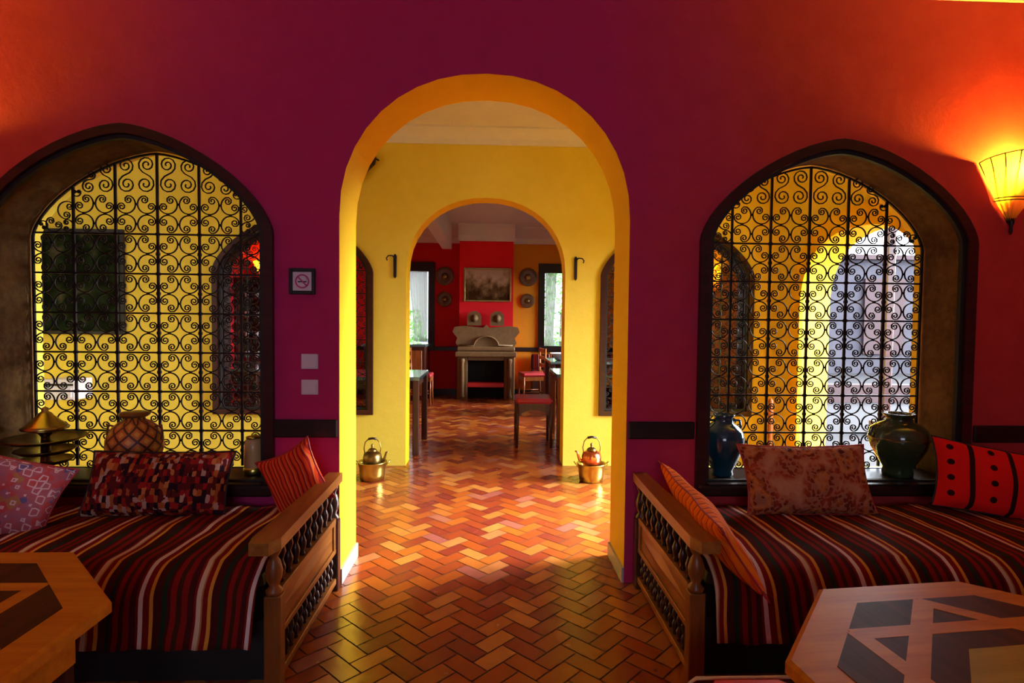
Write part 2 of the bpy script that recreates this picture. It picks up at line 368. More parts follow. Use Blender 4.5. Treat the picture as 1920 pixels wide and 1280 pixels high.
# ------------------------------------------------------------------ walls with arched openings
def archpts(cx, w, spring, rise, n, k=20):
    out = []
    for i in range(k+1):
        a = pi*i/k; cx_, sn = cos(a), sin(a)
        out.append((cx - w*math.copysign(abs(cx_)**(2/n), cx_), spring + rise*max(sn, 0)**(2/n)))
    return out
def wall(x0, x1, H, y0, y1, ops, mats, name, swap=None, mi_front=0, mi_back=1):
    """wall in the XZ plane between depths y0 and y1; ops: dict(cx,w,z0,spring,rise,n,rev=[(depth,mi),...])"""
    mb = MB(); ops = sorted(ops, key=lambda o: o['cx'])
    cuts = [x0]
    for o in ops: cuts += [o['cx']-o['w'], o['cx']+o['w']]
    cuts.append(x1)
    for y, mi, flip in ((y0, mi_front, False), (y1, mi_back, True)):
        q = lambda xa, xb, za, zb, zc, zd: mb.add([(xa, y, za), (xb, y, zb), (xb, y, zc), (xa, y, zd)], [(3, 2, 1, 0) if flip else (0, 1, 2, 3)], mi)
        for i in range(0, len(cuts), 2): q(cuts[i], cuts[i+1], 0, 0, H, H)
        for o in ops:
            pts = archpts(o['cx'], o['w'], o['spring'], o['rise'], o['n'])
            if o['z0'] > 0: q(o['cx']-o['w'], o['cx']+o['w'], 0, 0, o['z0'], o['z0'])
            for (xa, za), (xb, zb) in zip(pts, pts[1:]): q(xa, xb, za, zb, H, H)
    for o in ops:
        pts = archpts(o['cx'], o['w'], o['spring'], o['rise'], o['n'])
        ring = [(o['cx']-o['w'], o['z0'])]+pts+[(o['cx']+o['w'], o['z0'])]
        if o['z0'] > 0: ring.append(ring[0])
        segs = o['rev']; ya = y0
        for yb, mi in segs:
            vs = []
            for (x, z) in ring: vs += [(x, ya, z), (x, yb, z)]
            mb.add(vs, [(2*i, 2*i+1, 2*i+3, 2*i+2) for i in range(len(ring)-1)], mi); ya = yb
    for xa in (x0, x1): mb.add([(xa, y0, 0), (xa, y1, 0), (xa, y1, H), (xa, y0, H)], [(0, 1, 2, 3)], mi_front)
    mb.add([(x0, y0, H), (x1, y0, H), (x1, y1, H), (x0, y1, H)], [(0, 1, 2, 3)], mi_front)
    if swap: mb.xf(swap)
    return struct(name, mb, mats)
def archring(cx, w, z0, spring, rise, n, t, y0, y1, bottom=True, k=28):
    """picture-frame moulding of width t outside the opening outline"""
    inn = [(cx-w, z0)]+archpts(cx, w, spring, rise, n, k)+[(cx+w, z0)]
    out = [(cx-w-t, z0-(t if bottom else 0))]+archpts(cx, w+t, spring, rise+t, n, k)+[(cx+w+t, z0-(t if bottom else 0))]
    if bottom: inn.append(inn[0]); out.append(out[0])
    mb = MB(); vs = []; m = len(inn)
    for (a, b), (c, d) in zip(inn, out): vs += [(a, y0, b), (c, y0, d), (c, y1, d), (a, y1, b)]
    fs = []
    for i in range(m-1):
        for j in range(4): fs.append((4*i+j, 4*i+(j+1) % 4, 4*i+4+(j+1) % 4, 4*i+4+j))
    if not bottom: fs += [(0, 1, 2, 3), tuple(4*(m-1)+j for j in (3, 2, 1, 0))]
    mb.add(vs, fs); return mb

H = 2.95
WX = 1.71; WW = .645; WZ0 = .50; WSP = 1.70; WRI = .45; WN = 1.55
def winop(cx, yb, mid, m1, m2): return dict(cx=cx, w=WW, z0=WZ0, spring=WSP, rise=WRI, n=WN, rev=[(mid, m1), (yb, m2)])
FY0, FY1 = 2.80, 3.14
MY0, MY1 = 5.10, 5.33
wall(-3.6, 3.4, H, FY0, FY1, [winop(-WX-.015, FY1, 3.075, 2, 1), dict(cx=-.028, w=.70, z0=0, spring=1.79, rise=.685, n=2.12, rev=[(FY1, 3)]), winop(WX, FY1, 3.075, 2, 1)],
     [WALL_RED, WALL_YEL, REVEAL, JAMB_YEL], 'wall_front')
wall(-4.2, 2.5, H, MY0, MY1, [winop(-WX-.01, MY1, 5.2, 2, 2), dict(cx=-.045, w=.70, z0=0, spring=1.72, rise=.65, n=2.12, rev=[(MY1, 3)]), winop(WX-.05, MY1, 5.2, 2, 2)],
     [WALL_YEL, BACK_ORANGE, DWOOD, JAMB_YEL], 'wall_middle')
# back wall: two rectangular windows; red to the left of the chimney breast, ochre to the right
BYY = 10.0
def bw(x0, x1, ops, mats, name): wall(x0, x1, H, BYY, BYY+.25, ops, mats, name)
rect = lambda cx, w, z0, z1: dict(cx=cx, w=w, z0=z0, spring=z1-.002, rise=.001, n=2, rev=[(BYY+.25, 2)])
bw(-4.2, 0.0, [rect(-1.47, .43, .83, 2.15)], [BACK_RED, OUT_WALL, DARKW], 'wall_back_left')
bw(0.0, 2.75, [rect(1.32, .43, .83, 2.15)], [BACK_ORANGE, OUT_WALL, DARKW], 'wall_back_right')
# side wall with the courtyard door (swap x<->y)
SW = Matrix(((0, -1, 0, 0), (1, 0, 0, 0), (0, 0, 1, 0), (0, 0, 0, 1)))   # (x,y)->(-y,x)
wall(3.14, 5.33, H, -2.5, -2.72, [dict(cx=3.87, w=.67, z0=0, spring=1.40, rise=.56, n=2.4, rev=[(-2.72, 1)])], [WALL_YEL, WALL_YEL], 'wall_right_middle', SW, 0, 1)
wall(5.33, 10.25, H, -2.5, -2.75, [dict(cx=_y, w=.45, z0=.85, spring=2.05, rise=.001, n=2, rev=[(-2.75, 0)]) for _y in (7.3, 8.9)], [BACK_ORANGE, OUT_WALL], 'wall_right_back', SW)
struct('wall_left_back', MB().box((-4.45, MY1, 0), (-4.2, 10.25, H)), BACK_RED)
struct('wall_left_middle', MB().box((-4.45, 3.14, 0), (-4.2, MY1, H)), WALL_YEL)
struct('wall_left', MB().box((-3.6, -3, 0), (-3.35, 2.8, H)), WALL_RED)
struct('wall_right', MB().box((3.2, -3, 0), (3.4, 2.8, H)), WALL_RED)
wall(-3.6, 3.4, H, -3.2, -3.0, [dict(cx=-.2, w=.85, z0=1.0, spring=2.4-.002, rise=.001, n=2, rev=[(-3.0, 0)])], [OUT_WALL, WALL_RED], 'wall_rear')
door = archring(3.87, .67, 0, 1.40, .56, 2.4, .15, -2.475, -2.5, bottom=False).xf(SW)
struct('door_1', door, JAMB_YEL)
struct('wall_chimney_breast', MB().box((-.53, 9.68, 0), (.37, BYY-.002, 2.68)), BREAST_RED)

# ceilings and cornices
struct('ceiling', MB().box((-3.7, -3.3, H), (3.5, FY1, H+.15)), CEIL)
struct('ceiling_middle', MB().box((-4.5, FY1, H), (2.8, MY1, H+.15)), CEIL)
struct('ceiling_back', MB().box((-4.5, MY1, H-.08), (2.8, 10.3, H+.15)), CEIL)
def cornice(name, x0, x1, y, sgn, zb, zt, d=.12):
    prof = [(0, zb), (d*.15, zb), (d*.22, zb+(zt-zb)*.35), (d*.62, zb+(zt-zb)*.72), (d*.9, zt-(zt-zb)*.12), (d*.9, zt), (0, zt)]
    mb = MB(); vs = [(x0, y+sgn*a, z) for a, z in prof]+[(x1, y+sgn*a, z) for a, z in prof]; n = len(prof)
    mb.add(vs, [(i, (i+1) % n, n+(i+1) % n, n+i) for i in range(n)]+[tuple(range(n)), tuple(range(2*n-1, n-1, -1))])
    return struct(name, mb, CEIL)
cornice('trim_1', -3.35, 3.2, FY0-.001, -1, 2.885, H, .09)
cornice('trim_2', -4.2, 2.5, MY0-.001, -1, 2.825, H, .14)
cornice('trim_3', -4.2, -.54, BYY-.001, -1, 2.61, H-.08, .3)
cornice('trim_4', .38, 2.5, BYY-.001, -1, 2.61, H-.08, .3)
cornice('trim_5', -.55, .39, 9.678, -1, 2.61, H-.08, .22)
struct('trim_6', MB().box((-.82, 5.45, 2.47), (-.66, 9.66, H-.082), bev=.01), CEIL)      # ceiling beam
# chair rails
def rail(name, a, b, m=DARKW): struct(name, MB().box(a, b, bev=.006), m)
rail('trim_7', (-1.07, 2.785, .725), (-.735, 2.7995, .812)); rail('trim_8', (.68, 2.785, .722), (1.01, 2.7995, .808))
rail('trim_9', (2.43, 2.78, .71), (3.19, 2.7995, .795)); rail('trim_10', (-3.34, 2.785, .725), (-2.425, 2.7995, .812))
rail('trim_11', (-4.19, 9.975, .76), (-.55, 9.9995, .83)); rail('trim_12', (.39, 9.975, .76), (2.49, 9.9995, .83))
struct('baseboard_back', MB().box((.39, 9.98, 0), (2.49, 9.9995, .10)), DARKW)
struct('baseboard_back_left', MB().box((-4.19, 9.98, 0), (-.54, 9.9995, .10)), DARKW)
bb = MB().box((-.728, 2.80, 0), (-.716, 3.14, .075)).box((.66, 2.80, 0), (.672, 3.14, .075))
struct('baseboard_jamb', bb, SKIRT)

# window frames (mouldings) with sills
def winframe(name, cx, yf, t, m, sill=None, depth=.03, inner=True):
    o = struct(name, archring(cx, WW, WZ0, WSP, WRI, WN, t, yf-depth, yf-.0005), m)
    if inner: archring(cx, WW-.02, WZ0+.02, WSP, WRI-.02, WN, .018, yf-.012, yf+.012).build('inner_moulding', BLACKM, o)
    if sill: MB().box((cx-WW-.05, yf-.075, WZ0-.045), (cx+WW+.05, yf-.031, WZ0+.004), bev=.008).box((cx-WW+.003, yf-.06, WZ0+.001), (cx+WW-.003, yf+.24, WZ0+.012)).build('window_sill', DARKW, o)
    return o
winframe('window_1', -WX-.015, FY0, .045, DWOOD, True); winframe('window_2', WX, FY0, .048, DWOOD, True)
winframe('window_3', -WX-.01, MY0, .045, DWOOD); winframe('window_4', WX-.05, MY0, .045, DWOOD)
for nm, cx in (('window_5', -1.47), ('window_6', 1.32)):
    w = .43; z0, z1 = .83, 2.15; o = MB()
    for a, b in (((cx-w-.07, 9.96, z0-.07), (cx-w+.04, 10.06, z1+.12)), ((cx+w-.04, 9.96, z0-.07), (cx+w+.07, 10.06, z1+.12)),
                 ((cx-w-.07, 9.955, z1-.03), (cx+w+.07, 10.06, z1+.13)), ((cx-w-.07, 9.93, z0-.07), (cx+w+.07, 10.06, z0+.03)), ((cx-.02, 10.02, z0), (cx+.02, 10.05, z1))): o.box(a, b, bev=.006)
    o = struct(nm, o, DARKW)
    MB().box((cx-w+.03, 10.065, z0), (cx+w-.03, 10.07, z1)).build('pane', PANE, o)

for nm, cy in (('added_window_7', 7.3), ('added_window_8', 8.9)):  # both side windows added to let more daylight into the back room
    o = MB()
    for a, b in (((2.44, cy-.52, .78), (2.56, cy-.41, 2.12)), ((2.44, cy+.41, .78), (2.56, cy+.52, 2.12)), ((2.44, cy-.52, 2.01), (2.56, cy+.52, 2.12)), ((2.42, cy-.54, .78), (2.56, cy+.54, .88)), ((2.52, cy-.015, .85), (2.55, cy+.015, 2.05))): o.box(a, b, bev=.006)
    o = struct(nm, o, DARKW); MB().box((2.565, cy-.43, .86), (2.57, cy+.43, 2.04)).build('pane', PANE, o)
# ------------------------------------------------------------------ herringbone floor
def floor():
    struct('floor', MB().box((-4.45, -3.2, -.12), (3.4, 10.25, -.004)), GROUT)
    w = .082; g = .003; vs = []; fs = []; tint = []
    c45 = cos(pi/4); R = lambda x, y: ((x-y)*c45, (x+y)*c45)
    def ins(x, y): return -4.19 < x < 3.19 and .2 < y < 9.99 and not (x > 2.49 and y > 2.9) and not (x < -3.34 and y < 2.9)
    for b in range(-60, 90):
        for i in range(-150, 150):
            X = (i+4*b); Y = i
            for (a0, b0, a1, b1) in ((X, Y, X+2, Y+1), (X+2, Y-1, X+3, Y+1)):
                cxx, cyy = R((a0+a1)/2*w, (b0+b1)/2*w)
                if not ins(cxx, cyy): continue
                k = len(vs)
                for (p, q) in ((a0*w+g, b0*w+g), (a1*w-g, b0*w+g), (a1*w-g, b1*w-g), (a0*w+g, b1*w-g)):
                    x, y = R(p, q); vs.append((x, y, 0.0))
                fs.append((k, k+1, k+2, k+3)); t = random.random(); tint += [t]*4
    me = bpy.data.meshes.new('floor_tiles'); me.from_pydata(vs, [], fs); me.materials.append(TILE)
    at = me.color_attributes.new('tint', 'FLOAT_COLOR', 'CORNER')
    buf = []
    for t in tint: buf += [t, t, t, 1]
    at.data.foreach_set('color', buf); me.update()
    o = bpy.data.objects.new('floor_tiles', me); C.objects.link(o); o['kind'] = 'structure'
floor()

# ------------------------------------------------------------------ wrought iron grilles
def scroll_path(cx, cz, r, ang, y=0, open_=76):
    pts = []; r2 = .46*r
    def end(a, d):
        c = (cx+(r-r2)*cos(a), cz+(r-r2)*sin(a)); out = []
        for i in range(13):
            t = i/12; rr = r2*(1-.80*t); b = a+d*t*radians(560); out.append((c[0]+rr*cos(b), y, c[1]+rr*sin(b)))
        return out
    a0 = ang+radians(open_); a1 = ang+radians(360-open_)
    e0 = end(a0, -1); e1 = end(a1, 1)
    arc = [(cx+r*cos(a0+(a1-a0)*i/14), y, cz+r*sin(a0+(a1-a0)*i/14)) for i in range(1, 14)]
    return e0[::-1]+arc+e1
def s_path(c1, r1, c2, r2, sg=1):
    dx, dz = c2[0]-c1[0], c2[1]-c1[1]; d = sqrt(dx*dx+dz*dz); th = math.atan2(dz, dx); ph = sg*math.acos(min(1, (r1+r2)/d))
    a1 = th+ph; a2 = a1+pi; A = []; B = []
    for i in range(20):
        t = i/19; A.append((c1[0]+r1*(1-.85*t)*cos(a1+sg*t*radians(640)), 0, c1[1]+r1*(1-.85*t)*sin(a1+sg*t*radians(640))))
        B.append((c2[0]+r2*(1-.85*t)*cos(a2+sg*t*radians(640)), 0, c2[1]+r2*(1-.85*t)*sin(a2+sg*t*radians(640))))
    return A[::-1]+B
CW, CH = .2115, .204
def rosette_mesh():
    mb = MB()
    for sx, sz, a in ((-1, 1, 135), (1, 1, 45), (1, -1, -45), (-1, -1, -135)):
        mb.tube(scroll_path(sx*CW/4, sz*CH/4, .0475, radians(a)), .0040, 4, flat=(0, 1, 0))
    for p in ((-CW/4, 0), (CW/4, 0), (0, CH/4), (0, -CH/4)): mb.box((p[0]-.006, -.006, p[1]-.006), (p[0]+.006, .006, p[1]+.006))
    o = mb.build('scroll_rosette', IRON); me = o.data; bpy.data.objects.remove(o); return me
ROS = rosette_mesh()
def archz(x, w=WW, sp=WSP, ri=WRI): return sp+ri*max(0, 1-min(1, abs(x)/w)**WN)**(1/WN)
def grille(cx, y, label):
    t = thing('iron_grille', label, 'window grille', (cx, y, WZ0), 0, None)
    z = lambda v: v-WZ0
    archring(0, WW-.022, .012, z(WSP), WRI-.020, WN, .010, -.006, .006).build('frame', IRON, t)
    zr = [WZ0+CH*k for k in range(7)]; zr[0] += .02
    for k in range(-2, 3):
        x = k*CW; b = MB().box((x-.0055, -.0055, .02), (x+.0055, .0055, z(archz(x))-.02))
        for q in range(12):
            zz = .102*(q+1)
            if zz < z(archz(x))-.05: b.box((x-.008, -.008, zz-.008), (x+.008, .008, zz+.008))
        b.build('upright_bar', IRON, t)
    for k in range(1, 7):
        mb = MB().box((-WW+.022, -.005, z(zr[k])-.0045), (WW-.022, .005, z(zr[k])+.0045)); mb.build('cross_bar', IRON, t)
    def ros(x, zz):
        o = bpy.data.objects.new('scroll_rosette', ROS); C.objects.link(o); o.parent = t; o.location = (x, 0, zz)
    for r in range(7):
        for c in range(6):
            x = (c-2.5)*CW; zz = (r+.5)*CH
            if r == 6 and c in (0, 5): continue
            ros(x, zz)
    # scrolls filling the head of the arch
    fits = lambda x, zz, r: zz+r < z(archz(abs(x)+r*.7))-.016 and zz+r*.7 < z(archz(abs(x)+r))-.016 and abs(x)+r < WW-.02
    for s in (-1, 1):
        mb = MB()
        for c1, r1, c2, r2, g in (((.060, 1.480), .047, (.052, 1.580), .044, 1), ((.152, 1.478), .046, (.158, 1.572), .040, -1), ((.262, 1.472), .042, (.256, 1.552), .032, 1), ((.345, 1.462), .034, (.330, 1.522), .022, -1)):
            mb.tube([(s*p[0], p[1], p[2]) for p in s_path(c1, r1, c2, r2, g)], .0040, 4, flat=(0, 1, 0))
        for (x, zz, r, a) in ( (.455, 1.340, .045, 200), (.520, 1.270, .040, 120), (.575, 1.262, .022, -40), (.455, 1.262, .030, 0), (.405, 1.432, .020, 90)):
            mb.tube([(s*p[0], p[1], p[2]) for p in scroll_path(x, zz, r, radians(a), 0)], .0038, 4, flat=(0, 1, 0))
        mb.build('head_scroll', IRON, t)
    return t
grille(-WX-.015, 3.062, 'black wrought iron scroll grille in the arched front window left of the doorway')
grille(WX, 3.062, 'black wrought iron scroll grille in the arched front window beside the lit wall lamp')
grille(-WX-.01, 5.16, 'black iron scroll grille in the far yellow wall, behind the left front grille')
grille(WX-.05, 5.16, 'black iron scroll grille in the far yellow wall, behind the right front grille')

# ------------------------------------------------------------------ divans
SPN = [(.008, 0), (.011, .04), (.007, .10), (.012, .2), (.015, .33), (.009, .45), (.006, .5), (.009, .55), (.015, .67), (.012, .8), (.007, .9), (.011, .96), (.008, 1)]
def divan(side, label):
    """side -1: left of doorway, 1: right. local origin at the floor, foot of the arm's outer face at the wall"""
    t = thing('divan', label, 'sofa', (side*.70 - (.012 if side < 0 else -.008), 2.775, 0))
    s = side; X = lambda a: s*a
    YF, YB = -.80, 0.0
    MB().box((X(.075), -.72, 0), (X(2.42), -.02, .22)).build('base', BLACKM, t)
    MB().box((X(.08), -.77, .221), (X(2.42), -.02, .385), bev=.03).build('mattress', DARKW, t)
    # handrail, slightly wider at the front
    pr = [(X(-.005), YB), (X(.06), YB), (X(.085), YF-.03), (X(.075), YF-.085), (X(.01), YF-.085), (X(-.012), YF-.03)]
    MB().prism(pr if s < 0 else pr[::-1], .518, .560).build('handrail', ARMW, t)
    for y0 in (YF, -.05):
        p = MB().box((X(.004), y0, 0), (X(.062), y0+.05, .34), bev=.004)
        p.lathe([(.028, .34), (.030, .355), (.016, .37), (.026, .395), (.030, .42), (.022, .455), (.013, .47), (.024, .49), (.028, .517)], 16, (X(.033), y0+.025, 0))
        p.build('post', ARMWX if y0 == YF else SPIN, t)
    yA, yB = YF+.05, -.05
    MB().box((X(.012), yA, .325), (X(.052), yB, .355), bev=.004).build('rail', ARMW, t)
    MB().box((X(.012), yA, .185), (X(.052), yB, .210), bev=.004).build('rail', ARMW, t)
    MB().box((X(.012), yA, .035), (X(.052), yB, .065), bev=.004).build('rail', ARMW, t)
    pn = MB().box((X(.022), yA, .21), (X(.045), yB, .325))
    ym = (yA+yB)/2; pn.add([(X(.022), yA+.02, .267), (X(.022), ym, .312), (X(.022), yB-.02, .267), (X(.022), ym, .222), (X(.013), ym, .267)], [(0, 1, 4), (1, 2, 4), (2, 3, 4), (3, 0, 4)])
    for a, b in ((yA, yA+.03), (yB-.03, yB)): pn.box((X(.014), a, .21), (X(.022), b, .325))
    pn.build('panel', ARMW, t)
    for i in range(9):
        y = yA+(i+.5)*(yB-yA)/9
        MB().lathe([(r*1.15, z*.163) for r, z in SPN], 10, (X(.032), y, .355)).build('spindle', SPIN, t)
    for i in range(13):
        y = yA+(i+.5)*(yB-yA)/13
        MB().lathe([(r*.95, z*.12) for r, z in SPN], 8, (X(.032), y, .065)).build('short_spindle', SPIN, t)
    return t
divan(-1, 'wooden divan with spindled end panel, left of the yellow doorway')
divan(1, 'wooden divan with spindled end panel, right of the yellow doorway')

def blanket(side, label, seed):
    rnd = random.Random(seed); ph = [rnd.uniform(0, 6) for _ in range(6)]
    prof = []                                       # (y,z) from the wall down over the front
    for i in range(13): t = i/12; prof.append((2.715-t*.64, .398+.012*sin(t*pi)+.022*t))
    for i in range(1, 9): a = i/8*radians(84); prof.append((2.075-.115*sin(a), .31+.11*cos(a)))
    for i in range(1, 7): prof.append((1.958-.004*i, .32-.0225*i))
    nx = 90; xs = [side*(.793+(3.10-.793)*i/nx) for i in range(nx+1)]
    vs = []; fs = []; m = len(prof)
    for i, x in enumerate(xs):
        for j, (y, z) in enumerate(prof):
            k = j/(m-1); sag = .006*sin(x*9+ph[0]+y*3)+.005*sin(x*17+ph[1]-y*6)
            fold = (.012*sin(x*21+ph[2])+.006*sin(x*47+ph[3]))*max(0, k-.5)*2
            vs.append((x+.01*sin(y*7+ph[4]+x*3)*(1-k), y-abs(fold)-.004 if k > .5 else y, z+(abs(sag) if j < 14 else 0)+.006))
    for i in range(nx):
        for j in range(m-1):
            a = i*m+j; q = (a, a+m, a+m+1, a+1); fs.append(q if side < 0 else q[::-1])
    o = MB().add(vs, fs, 0, True).build('striped_blanket', BLANKET)
    sl = o.modifiers.new('thickness', 'SOLIDIFY'); sl.thickness = .008; sl.offset = 1 if side > 0 else 1
    return tag(o, label, 'blanket')
blanket(-1, 'wool blanket with cream, orange and dark red stripes on the left divan', 3)
blanket(1, 'wool blanket with cream, orange and dark red stripes on the right divan', 5)

def pillow(name, label, mat, c, u, v, hw, hh, th, pin=.10, seed=0, pipe=None):
    """plump cushion: half sizes hw x hh along unit directions u, v, centre c"""
    rnd = random.Random(seed); n, m = 26, 18; ph = [rnd.uniform(0, 6) for _ in range(4)]
    def pt(i, j, s):
        a = -1+2*i/n; b = -1+2*j/m
        x = hw*a*(1-pin*(1-b*b)*abs(a)**3); y = hh*b*(1-pin*(1-a*a)*abs(b)**3)
        t = th*(max(0, (1-a*a)*(1-b*b))**.42)
        t *= 1+.08*sin(a*5+ph[0])*sin(b*4+ph[1]); return (x, y, s*t+.004*sin(a*7+ph[2])*(1-a*a))
    mb = MB(); top = [pt(i, j, 1) for i in range(n+1) for j in range(m+1)]; bot = [pt(i, j, -1) for i in range(n+1) for j in range(m+1)]
    f = []
    for i in range(n):
        for j in range(m): a = i*(m+1)+j; f.append((a, a+m+1, a+m+2, a+1))
    mb.add(top, f, 0, True); mb.add(bot, [q[::-1] for q in f], 0, True)
    ed = [(i, 0) for i in range(n)]+[(n, j) for j in range(m)]+[(i, m) for i in range(n, 0, -1)]+[(0, j) for j in range(m, 0, -1)]
    o = mb.build(name, mat)
    u = Vector(u).normalized(); v = Vector(v); v = (v-u*v.dot(u)).normalized(); w = u.cross(v)
    M = Matrix((u, v, w)).transposed().to_4x4(); M.translation = Vector(c); o.matrix_world = M
    if pipe: MB().tube([Vector(pt(i, j, 1))*1.005 for i, j in ed], .004, 6, closed=True).build('piping', pipe, o)
    return tag(o, label, 'cushion')
pillow('cushion', 'pink and red diamond patterned kilim cushion at the left end of the left divan', PINK, (-2.03, 2.36, .58), (.82, .25, -.30), (.25, .35, .8), .27, .17, .075, seed=1, pipe=REDSEAT)
pillow('cushion', 'wide dark red and cream speckled cushion under the left window', REDCREAM, (-1.475, 2.60, .555), (1, 0, 0), (0, .45, 1), .315, .145, .075, .05, 2, BLACKM)
pillow('cushion', 'orange red striped cushion standing on its corner beside the yellow doorway', ORANGE1, (-.885, 2.63, .565), (.80, -.1, .42), (-.42, .12, .85), .14, .15, .06, .16, 3, REDSEAT)
pillow('cushion', 'bright orange striped cushion leaning on the right divan arm', ORANGE2, (.87, 2.27, .505), (.05, 1, .02), (-.55, 0, .8), .42, .15, .055, .10, 4, REDSEAT)
pillow('cushion', 'brown floral tapestry cushion under the right window', FLORAL, (1.475, 2.60, .572), (1, 0, 0), (0, .42, 1), .305, .165, .08, .08, 5, REDSEAT)
pillow('cushion', 'red cushion with dark bands and dots below the lit wall lamp', REDDOT, (2.375, 2.55, .570), (1, -.25, -.16), (.15, .40, 1), .30, .165, .075, .08, 6, BLACKM)

# ------------------------------------------------------------------ octagonal tables
def table(label, c, rz, ap):
    t = thing('octagonal_table', label, 'table', (c[0], c[1], 0), rz)
    R = ap/cos(pi/8); oc = lambda r, k=8, o=pi/8: [(r*cos(o+2*pi*i/k), r*sin(o+2*pi*i/k)) for i in range(k)]
    mb = MB(); A, B = oc(R), oc(R-.012)
    vs = [(x, y, .510) for x, y in B]+[(x, y, .518) for x, y in A]+[(x, y, .543) for x, y in A]+[(x, y, .549) for x, y in B]
    mb.add(vs, [tuple(range(7, -1, -1)), tuple(range(24, 32))]+[(r*8+i, r*8+(i+1) % 8, r*8+8+(i+1) % 8, r*8+8+i) for r in range(3) for i in range(8)])
    mb.build('tabletop', TABW, t)
    # inlay: eight-pointed star strapwork over dark fields
    ri = R-.105; MB().prism(oc(ri), .549, .5505).build('dark_inlay', TABDARK, t)
    st = MB(); ra = ri*cos(pi/8)
    for off in (0, pi/4):
        for i in range(4):
            a = off+i*pi/2; n = Vector((cos(a), sin(a))); p = Vector((-sin(a), cos(a))); d0, d1 = ra*.62, ra*.62+.045
            L0 = ra*.70
            zt = .5510+.00012*i+.0005*(off > 0); st.prism([tuple(n*d0-p*L0), tuple(n*d1-p*L0), tuple(n*d1+p*L0), tuple(n*d0+p*L0)], .5504, zt)
    st.build('strapwork_inlay', TABW, t)
    MB().prism(oc(ra*.50), .5504, .5514).build('olive_inlay', TABMID, t)
    k = 8; ap_ = MB(); r0 = R-.08
    for i in range(8):
        (x0, y0), (x1, y1) = oc(r0)[i], oc(r0)[(i+1) % 8]; d = Vector((x1-x0, y1-y0)).normalized(); nn = Vector((d.y, -d.x))
        q = [(x0, y0), (x1, y1), (x1-nn.x*.02, y1-nn.y*.02), (x0-nn.x*.02, y0-nn.y*.02)]
        ap_.prism(q, .40, .510)
    ap_.build('apron', TABW, t)
    for i in range(0, 8):
        x, y = oc(r0-.03)[i]; MB().box((x-.02, y-.02, 0), (x+.02, y+.02, .41), bev=.004).build('leg', DWOOD, t)
    return t
table('octagonal wooden table with dark inlay, cut off at the left edge', (-1.56, 1.30), radians(0), .565)
table('octagonal wooden table with inlaid star top in front of the right divan', (1.215, 1.075), radians(6), .53)
pf = thing('pouf', 'low red leather pouf with pale piping in front of the right divan', 'stool', (.69, 1.375, 0))
MB().box((-.16, -.125, .03), (.16, .125, .35), bev=.05).build('seat', REDRUG, pf)
MB().tube([(-.155, -.10, .343), (-.155, .10, .343), (-.13, .12, .343), (.13, .12, .343), (.155, .10, .343), (.155, -.10, .343), (.13, -.12, .343), (-.13, -.12, .343)], .005, 6, closed=True).build('piping', JARM, pf)
MB().box((-.14, -.11, 0), (.14, .11, .04)).build('base', DWOOD, pf)

# ------------------------------------------------------------------ things on the window sills
def prof_vase(t, name, pr, mat, n=32, part='body'):
    o = MB().lathe(pr, n).build(part, mat, t); return o
SZ = WZ0+.0125
v = thing('vase', 'dark teal glazed vase on the right window sill', 'vase', (1.20, 2.905, SZ))
prof_vase(v, 'vase', [(.05, 0), (.055, .012), (.050, .03), (.075, .08), (.100, .14), (.106, .19), (.098, .23), (.070, .262), (.050, .275), (.047, .30), (.058, .315), (.052, .318), (.040, .30), (.038, .27)], BLUEG)
for s in (-1, 1): MB().tube([(s*.05, 0, .285), (s*.085, 0, .285), (s*.092, 0, .25), (s*.085, 0, .225)], .007, 6).build('handle', BLUEG, v)
v = thing('vase', 'large dark green glazed urn on the right window sill', 'vase', (2.125, 2.90, SZ))
prof_vase(v, 'vase', [(.07, 0), (.072, .02), (.068, .045), (.095, .09), (.128, .15), (.138, .20), (.130, .245), (.100, .27), (.062, .285), (.058, .30), (.074, .318), (.078, .325), (.066, .326), (.050, .30)], GREENG)
MB().tube([(.139*cos(a), .139*sin(a), .20+.004*sin(a*9)) for a in [2*pi*i/40 for i in range(40)]], .003, 5, closed=True).build('relief_band', DBRASS, v)
v = thing('vase', 'round terracotta vase wrapped in diamond net on the left window sill', 'vase', (-1.775, 2.93, SZ))
prof_vase(v, 'vase', [(.07, 0), (.075, .02), (.11, .07), (.128, .13), (.125, .18), (.100, .235), (.070, .262), (.05, .270), (.045, .285)], NETVASE)
MB().lathe([(.055, .286), (.068, .295), (.070, .303), (.06, .31), (.02, .312)], 28).build('lid', ARMWX, v)
for s in (-1, 1): MB().tube([(s*.10, .0, .235), (s*.13, 0, .245), (s*.135, 0, .20), (s*.125, 0, .17)], .006, 6).build('handle', ARMWX, v)
v = thing('jar', 'small pale amber jar at the right end of the left window sill', 'jar', (-1.19, 2.93, SZ))
MB().lathe([(.040, 0), (.044, .02), (.046, .05), (.046, .13), (.040, .165), (.030, .18)], 24).build('body', JARM, v)
MB().lathe([(.046, .0), (.05, .008), (.05, .03), (.045, .036)], 24).build('base', BRASS, v)
MB().lathe([(.036, .1805), (.036, .188), (.008, .196)], 24).build('lid', BRASS, v)
v = thing('tiered_stand', 'dark brass tiered stand with cone lid at the left end of the left sill', 'stand', (-2.165, 2.87, SZ))
MB().lathe([(.09, 0), (.085, .012), (.03, .03), (.022, .06), (.018, .20)], 28).build('base', DBRASS, v)
for z, r in ((.065, .115), (.115, .125), (.172, .172)):
    MB().lathe([(.02, z), (r*.8, z+.004), (r, z+.02), (r*.985, z+.024), (r*.78, z+.012), (.02, z+.012)], 36).build('tray', DBRASS, v)
MB().lathe([(.095, .235), (.098, .243), (.082, .256), (.05, .285), (.024, .312), (.014, .322), (.016, .335), (.002, .345)], 32).build('lid', BRASS, v)
